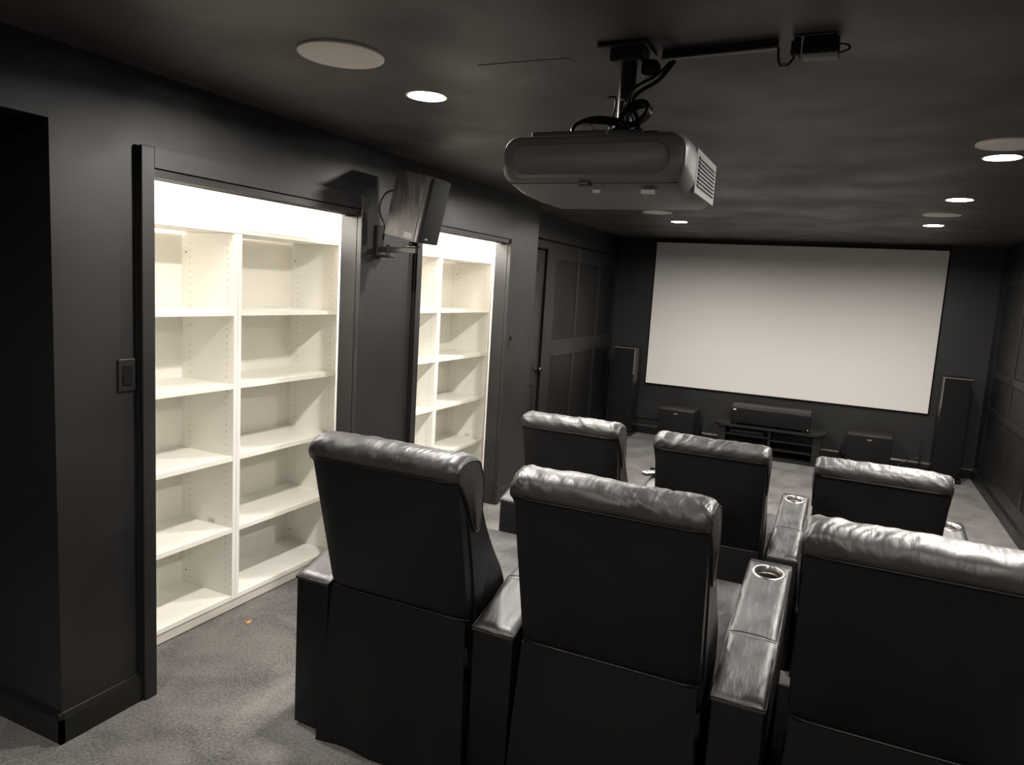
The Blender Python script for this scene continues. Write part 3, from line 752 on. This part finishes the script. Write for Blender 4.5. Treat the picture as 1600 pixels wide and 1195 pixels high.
# ------------------------------------------------------------------ recliners
def pillow_bm(w, seed):
    """rolled leather headrest; local x across, y forward, z up."""
    prof = [(-0.121, 1.050), (-0.129, 1.066), (-0.131, 1.084), (-0.122, 1.104), (-0.100, 1.119), (-0.075, 1.126), (-0.038, 1.123), (-0.002, 1.110),
            (0.026, 1.093), (0.044, 1.055), (0.052, 1.010), (0.055, 0.955), (0.052, 0.905), (0.038, 0.872), (0.000, 0.880), (-0.060, 0.98), (-0.105, 1.036)]
    P = smooth_path([(0, y, z) for y, z in prof] + [(0, *prof[0])], 4)[:-1]
    n = len(P); ns = 150
    c = Vector((0, -0.045, 1.035))
    bm = bmesh.new(); rings = []
    for i in range(ns + 1):
        s = i / ns
        # finer spacing at the ends
        s = 0.5 - 0.5 * math.cos(math.pi * s) * (0.55 + 0.45 * abs(math.cos(math.pi * s)))
        e = abs(2 * s - 1)
        x = (s - 0.5) * w
        d_end = (1 - e) * w / 2
        k = 1.0
        if d_end < 0.045:
            q = 1 - d_end / 0.045
            k = 0.74 + 0.26 * math.sqrt(max(0.0, 1 - q ** 2.4))
        ring = []
        for j, p in enumerate(P):
            v = p - c
            q = c + Vector((0, v.y * (0.5 + 0.5 * k), v.z * k)) if v.z > 0 else c + Vector((0, v.y * (0.5 + 0.5 * k), v.z))
            t_ = j / n
            # creases running over the roll, stronger in patches and near the ends
            amp = 0.55 + 0.9 * max(0, noise.noise((x * 5 + seed * 3.1, seed, t_ * 2)))
            if d_end < 0.10: amp += 0.8 * (1 - d_end / 0.10)
            sk = 0.035 * math.sin(t_ * 9 + seed)
            r1 = 1 - abs(noise.noise(((x + sk) * 17 + seed * 7.7, t_ * 5.5, seed * 1.3))) * 2
            r2_ = noise.noise((x * 9 + seed * 2, t_ * 9, 4.0 + seed))
            r3 = noise.noise((x * 3.5 + seed, t_ * 3, 9.0))
            f = 1.0 if 0.04 < t_ < 0.62 else 0.25
            r4 = max(0.0, 1 - abs(noise.noise(((x + 1.6 * sk) * 48 + seed * 5.1, t_ * 4.0, seed * 2.9))) * 4) * max(0.0, 0.35 + noise.noise((x * 7 + seed * 4.4, t_ * 2, 1.0)))
            dsp = f * (0.0044 * amp * r1 + 0.0030 * r2_ + 0.0025 * r3 - 0.0036 * r4)
            nv = Vector((0, v.y, v.z)).normalized()
            q = q + nv * dsp
            ring.append(bm.verts.new((x, q.y, q.z)))
        rings.append(ring)
    for a, c_ in zip(rings[:-1], rings[1:]):
        for j in range(n):
            bm.faces.new((a[j], a[(j + 1) % n], c_[(j + 1) % n], c_[j]))
    for ring, sg in ((rings[0], 1), (rings[-1], -1)):
        m = Vector((0, 0, 0))
        for v in ring: m += v.co
        m /= len(ring); m.x -= sg * 0.012
        cv = bm.verts.new(m)
        for j in range(n): bm.faces.new((ring[j], ring[(j + 1) % n], cv))
    return bm, [v.co.copy() for v in rings[2]], [v.co.copy() for v in rings[-3]]

def soft_prism(prof, w, crown=0.012, n=14, step=5):
    """smooth side profile lofted across the width with rounded sides."""
    P = smooth_path([(0, y, z) for y, z in prof] + [(0, *prof[0])], step)[:-1]
    c = sum(P, Vector()) / len(P)
    bm = bmesh.new(); rings = []
    xs = [-0.5, -0.495, -0.48, -0.45] + [-0.40 + 0.8 * k / n for k in range(n + 1)] + [0.45, 0.48, 0.495, 0.5]
    for s in xs:
        e = abs(2 * s)
        k = 1 - (0.07 * max(0, (e - 0.88) / 0.12) ** 2.2)
        rings.append([bm.verts.new((s * w, c.y + (p.y - c.y) * k, c.z + (p.z - c.z) * (k + (0.0)))) for p in P])
    m = len(P)
    for a, b_ in zip(rings[:-1], rings[1:]):
        for j in range(m): bm.faces.new((a[j], a[(j + 1) % m], b_[(j + 1) % m], b_[j]))
    bm.faces.new(rings[0]); bm.faces.new(rings[-1][::-1])
    return bm

def shell_bm(wt, wb, z0, z1, th=0.045):
    """leaning back panel, slightly wider at the top and gently bowed."""
    bm = bmesh.new(); nx, nz = 12, 14
    def pt(i, j, off):
        s = -1 + 2 * i / nx; tz = j / nz
        z = z0 + (z1 - z0) * tz
        e = min(1.0, (1 - abs(s)) / 0.06)
        w = wb + (wt - wb) * min(1, tz * 1.5)
        y = -0.122 * (z - z0) / (z1 - z0) - 0.010 * (1 - s * s) * math.sin(math.pi * tz) + (1 - e) ** 2 * 0.010
        if tz < 0.05: y += 0.006
        return Vector((s * w / 2, y + off, z))
    F = [[bm.verts.new(pt(i, j, 0)) for i in range(nx + 1)] for j in range(nz + 1)]
    B = [[bm.verts.new(pt(i, j, th)) for i in range(nx + 1)] for j in range(nz + 1)]
    for j in range(nz):
        for i in range(nx):
            bm.faces.new((F[j][i], F[j][i + 1], F[j + 1][i + 1], F[j + 1][i]))
            bm.faces.new((B[j][i], B[j + 1][i], B[j + 1][i + 1], B[j][i + 1]))
        bm.faces.new((F[j][0], F[j + 1][0], B[j + 1][0], B[j][0])); bm.faces.new((F[j][nx], B[j][nx], B[j + 1][nx], F[j + 1][nx]))
    for i in range(nx):
        bm.faces.new((F[0][i], B[0][i], B[0][i + 1], F[0][i + 1])); bm.faces.new((F[nz][i], F[nz][i + 1], B[nz][i + 1], B[nz][i]))
    return bm, [v.co.copy() for v in F[nz]], [v.co.copy() for v in F[0]]

def skirt_bm(wt, wb, z1, seed):
    bm = bmesh.new(); nx, nz = 40, 16; V = []
    for j in range(nz + 1):
        tz = j / nz; z = z1 - (z1 - 0.006) * tz; row = []
        for i in range(nx + 1):
            s = -1 + 2 * i / nx
            w = wt + (wb - wt) * tz
            fold = 0.006 * tz * math.sin(6.0 * s + seed) + 0.012 * tz * noise.noise((s * 2.2 + seed * 3, tz * 1.4, seed))
            y = -0.004 - 0.026 * tz - fold
            row.append((s * w / 2, y, z))
        V.append(row)
    F = [[bm.verts.new(p) for p in r] for r in V]
    B = [[bm.verts.new((p[0], p[1] + 0.004, p[2])) for p in r] for r in V]
    for j in range(nz):
        for i in range(nx):
            bm.faces.new((F[j][i], F[j + 1][i], F[j + 1][i + 1], F[j][i + 1])); bm.faces.new((B[j][i], B[j][i + 1], B[j + 1][i + 1], B[j + 1][i]))
        bm.faces.new((F[j][0], B[j][0], B[j + 1][0], F[j + 1][0])); bm.faces.new((F[j][nx], F[j + 1][nx], B[j + 1][nx], B[j][nx]))
    for i in range(nx):
        bm.faces.new((F[0][i], F[0][i + 1], B[0][i + 1], B[0][i])); bm.faces.new((F[nz][i], B[nz][i], B[nz][i + 1], F[nz][i + 1]))
    return bm

WTOP, WBOT, WPIL = 0.538, 0.530, 0.552
def recliner(loc, rz, k, seed, label, group):
    t = thing('recliner', label, 'recliner', loc, rz, group)
    t.scale = (k, k, k)
    s, top, bot = shell_bm(WTOP, WBOT, 0.572, 1.052)
    obj('back_shell', s, M['leather'], t, math.radians(50))
    p, l0, l1 = pillow_bm(WPIL, seed)
    h = obj('headrest', p, M['leather_lit'], t, True)
    obj('side_piping', tube(bmesh.new(), l0 + [l0[0]], 0.0030, 6, False, False), M['piping'], h, True)
    obj('side_piping', tube(bmesh.new(), l1 + [l1[0]], 0.0030, 6, False, False), M['piping'], h, True)
    obj('seam_welt', tube(bmesh.new(), [v + Vector((0, -0.001, -0.004)) for v in top], 0.0045, 6, True, False), M['leather'], t, True)
    obj('seam_welt', tube(bmesh.new(), [v + Vector((0, -0.002, -0.002)) for v in bot], 0.0030, 6, True, False), M['piping'], t, True)
    obj('back_cushion', soft_prism([(-0.085, 1.045), (-0.02, 1.06), (0.022, 1.0), (0.058, 0.93), (0.095, 0.86), (0.155, 0.77), (0.225, 0.68), (0.265, 0.60), (0.27, 0.50), (0.20, 0.45), (0.055, 0.46), (0.040, 0.58), (-0.01, 0.80)], 0.545), M['leather'], t, math.radians(45))
    obj('seat_cushion', soft_prism([(0.10, 0.46), (0.25, 0.485), (0.60, 0.495), (0.95, 0.50), (1.06, 0.485), (1.10, 0.44), (1.08, 0.38), (0.60, 0.34), (0.12, 0.34)], 0.548), M['leather_lit'], t, math.radians(45))
    obj('footrest', box(-0.28, 0.28, 0.985, 1.06, 0.06, 0.365, bev=0.02, seg=3), M['leather'], t, math.radians(40))
    obj('base_frame', box(-0.27, 0.27, 0.04, 0.98, 0.012, 0.335, bev=0.004, seg=1), M['skirt'], t)
    obj('skirt', skirt_bm(WBOT - 0.006, WBOT + 0.050, 0.570, seed), M['skirt'], t, math.radians(60))
    return t

def armrest(loc, rz, k, label, group):
    t = thing('armrest', label, 'armrest', loc, rz, group)
    t.scale = (k, k, k)
    a = 0.069
    ab = obj('body', add_prism(bmesh.new(), [(0, 0.012), (0.80, 0.012), (0.80, 0.64), (0.76, 0.69), (0.25, 0.634), (0.0, 0.558)], -a, a, bev=0.005, seg=2), M['leather'], t, math.radians(45))
    def pad(p0, p1, th, name):
        bm = bmesh.new(); nx, ny = 12, 16; V = []
        for j in range(ny + 1):
            r = []
            for i in range(nx + 1):
                s = -1 + 2 * i / nx; u = j / ny
                y = p0[0] + (p1[0] - p0[0]) * u; z = p0[1] + (p1[1] - p0[1]) * u
                ed = max(0, (abs(s) - 0.72) / 0.28)
                ee = max(0, (abs(2 * u - 1) - 0.90) / 0.10)
                z += 0.010 * (1 - ed ** 2.2) * (1 - ee ** 2.4) - 0.002
                z += 0.0022 * noise.noise((s * 1.2 + loc[0] * 3, u * 3, 3.0))
                r.append((s * (a + 0.0025), y, z))
            V.append(r)
        F = [[bm.verts.new(q) for q in r] for r in V]
        B = [[bm.verts.new((q[0], q[1], (p0[1] + (p1[1] - p0[1]) * j / ny) - th)) for q in r] for j, r in enumerate(V)]
        for j in range(ny):
            for i in range(nx):
                bm.faces.new((F[j][i], F[j][i + 1], F[j + 1][i + 1], F[j + 1][i])); bm.faces.new((B[j][i], B[j + 1][i], B[j + 1][i + 1], B[j][i + 1]))
            bm.faces.new((F[j][0], F[j + 1][0], B[j + 1][0], B[j][0])); bm.faces.new((F[j][nx], B[j][nx], B[j + 1][nx], F[j + 1][nx]))
        for i in range(nx):
            bm.faces.new((F[0][i], B[0][i], B[0][i + 1], F[0][i + 1])); bm.faces.new((F[ny][i], F[ny][i + 1], B[ny][i + 1], B[ny][i]))
        return obj(name, bm, M['leather_lit'], t, math.radians(55))
    pad((-0.003, 0.570), (0.252, 0.645), 0.011, 'rear_pad')
    fp = pad((0.252, 0.645), (0.735, 0.708), 0.014, 'front_pad')
    bm = bmesh.new(); add_prism(bm, [(0.732, 0.708), (0.765, 0.706), (0.795, 0.685), (0.806, 0.64), (0.80, 0.60), (0.732, 0.60)], -a - 0.002, a + 0.002, bev=0.004, seg=2)
    obj('front_cap', bm, M['leather'], t, math.radians(45))
    obj('cross_seam', tube(bmesh.new(), [(-a, 0.252, 0.648), (-0.03, 0.250, 0.654), (0.03, 0.250, 0.654), (a, 0.252, 0.648)], 0.0018, 6), M['piping'], t, True)
    for s in (-1, 1):
        obj('edge_seam', tube(bmesh.new(), [(s * (a + 0.002), 0.0, 0.568), (s * (a + 0.002), 0.252, 0.643), (s * (a + 0.002), 0.735, 0.706)], 0.0022, 6, True, False), M['piping'], t, True)
    obj('edge_seam', tube(bmesh.new(), [(-a - 0.002, -0.003, 0.567), (a + 0.002, -0.003, 0.567)], 0.0022, 6, True, False), M['piping'], t, True)
    # cup holder: real recess with a steel liner
    cy_, r = 0.655, 0.0455
    zt = 0.708 - (0.735 - cy_) * (0.063 / 0.483) + 0.008
    apply_bool(fp, lathe(bmesh.new(), [(r, -0.09), (r, 0.08)], 36, (0, cy_, zt), True, True))
    apply_bool(ab, lathe(bmesh.new(), [(r, -0.10), (r, 0.08)], 36, (0, cy_, zt), True, True))
    bm = lathe(bmesh.new(), [(r - 0.001, -0.050), (r - 0.001, 0.002), (r + 0.004, 0.0045), (r + 0.009, 0.0028), (r + 0.011, -0.001)], 40)
    bmesh.ops.rotate(bm, verts=bm.verts, cent=(0, 0, 0), matrix=Matrix.Rotation(math.atan2(0.063, 0.483), 3, 'X'))
    bmesh.ops.translate(bm, verts=bm.verts, vec=(0, cy_, zt))
    ch = obj('cup_holder', bm, M['steel'], t, True)
    obj('cup_floor', lathe(bmesh.new(), [(r - 0.001, -0.047), (r * 0.5, -0.047), (0.001, -0.047)], 32, (0, cy_, zt)), M['steel'], ch, False)
    return t

RZ = 0.0
def row_pt(o, u, v=0.0):
    return (o[0] + u, o[1] - (0.015 if o[1] < 2.5 else 0.045) * u + v, 0)
O_NEAR = (-1.678, 1.937)
near_c = [('A', 0.424), ('B', 1.150), ('C', 1.914)]
near_labels = ['black leather recliner nearest the bookcases, leftmost of the near row',
               'black leather recliner in the middle of the near row, seen from behind',
               'black leather recliner at the right edge of the near row, cut by the frame']
for i, (n_, u) in enumerate(near_c):
    recliner(row_pt(O_NEAR, u), RZ, 1.0, 1.7 + 2.3 * i, near_labels[i], 'recliners of the near row')
near_a = [(0.0685, 'armrest with dark sloping back at the left end of the near row'),
          (0.785, 'shared leather armrest between the left and middle recliners of the near row'),
          (1.522, 'shared leather armrest with steel cup holder between middle and right near recliners'),
          (2.290, 'leather armrest at the right end of the near row')]
for u, l in near_a:
    armrest(row_pt(O_NEAR, u), RZ, 1.0, l, 'armrests of the near row')

K = 0.905
O_FAR = (-1.565, 3.372)
far_c = [0.398, 1.073, 1.754]
far_labels = ['black leather recliner at the left of the far row by the closet wall',
              'black leather recliner in the middle of the far row below the screen',
              'black leather recliner at the right of the far row toward the right wall']
for i, u in enumerate(far_c):
    recliner(row_pt(O_FAR, u), RZ, K - 0.006 * i, 11.3 + 3.1 * i, far_labels[i], 'recliners of the far row')
far_a = [(0.062, 'leather armrest at the closet end of the far row'),
         (0.726, 'leather armrest between the left and middle far recliners with remote controls on it'),
         (1.415, 'shared leather armrest with steel cup holder between the middle and right far recliners'),
         (2.098, 'leather armrest with cup holder at the right wall end of the far row')]
for u, l in far_a:
    armrest(row_pt(O_FAR, u), RZ, K, l, 'armrests of the far row')

# remotes lying on the far armrest
def remote(p, rz, tilt, l, w, h, m1, label):
    t = thing('remote_control', label, 'remote control', p, rz)
    t.rotation_euler = (tilt, 0, rz)
    obj('case', box(-w / 2, w / 2, -l / 2, l / 2, 0.0, h * 0.6, bev=0.004), M['black'], t, math.radians(40))
    obj('face', box(-w / 2 + 0.002, w / 2 - 0.002, -l / 2 + 0.002, l / 2 - 0.002, h * 0.55, h, bev=0.003, seg=1), m1, t, math.radians(40))
    for r_ in range(5):
        for c_ in range(2):
            obj('button', box(-0.010 + c_ * 0.013, -0.003 + c_ * 0.013, -l / 2 + 0.02 + r_ * 0.022, -l / 2 + 0.030 + r_ * 0.022, h - 0.0005, h + 0.0015), M['black'], t)
q = row_pt(O_FAR, 0.718, 0.655 * K)
zt_ = K * (0.708 - 0.080 * 0.1304 + 0.008) + 0.006
remote((q[0] - 0.036, q[1] - 0.012, zt_ - 0.001), RZ - 0.75, 0.0, 0.15, 0.045, 0.018, M['silver'], 'silver faced remote control lying on a far row armrest')
remote((q[0] - 0.034, q[1] + 0.070, zt_ + 0.002), RZ + 1.35, 0.0, 0.10, 0.040, 0.018, M['black'], 'small black remote control just beyond the silver remote')

# loose lead at the foot of the near recliners, scrap on the carpet
t = thing('power_lead', 'thin dark power lead on the carpet behind the near recliners', 'cable', (-0.93, 1.93, 0))
obj('cord', tube(bmesh.new(), [(-0.955, 1.890, 0.060), (-0.945, 1.875, 0.04), (-0.93, 1.87, 0.035), (-0.91, 1.865, 0.02), (-0.89, 1.85, 0.006), (-0.87, 1.82, 0.005)], 0.0035), M['cable'], t, True, world=True)
obj('plug_end', box(-0.961, -0.950, 1.884, 1.897, 0.052, 0.078, bev=0.002, seg=1), M['silver'], t, world=True)
t = thing('carpet_scrap', 'tiny orange scrap on the carpet in front of the nearer bookcases', 'scrap', (-2.39, 2.44, 0))
bm = bmesh.new()
rr = random.Random(3)
lo = [bm.verts.new((-2.395 + 0.014 * math.cos(a) * rr.uniform(0.6, 1.2), 2.438 + 0.02 * math.sin(a) * rr.uniform(0.6, 1.2), 0.0005)) for a in [i * math.pi / 5 for i in range(10)]]
c_ = bm.verts.new((-2.395, 2.438, 0.006)); bm.faces.new(lo[::-1])
for i in range(10): bm.faces.new((lo[i], lo[(i + 1) % 10], c_))
obj('fibre_clump', bm, M['orange'], t, world=True)
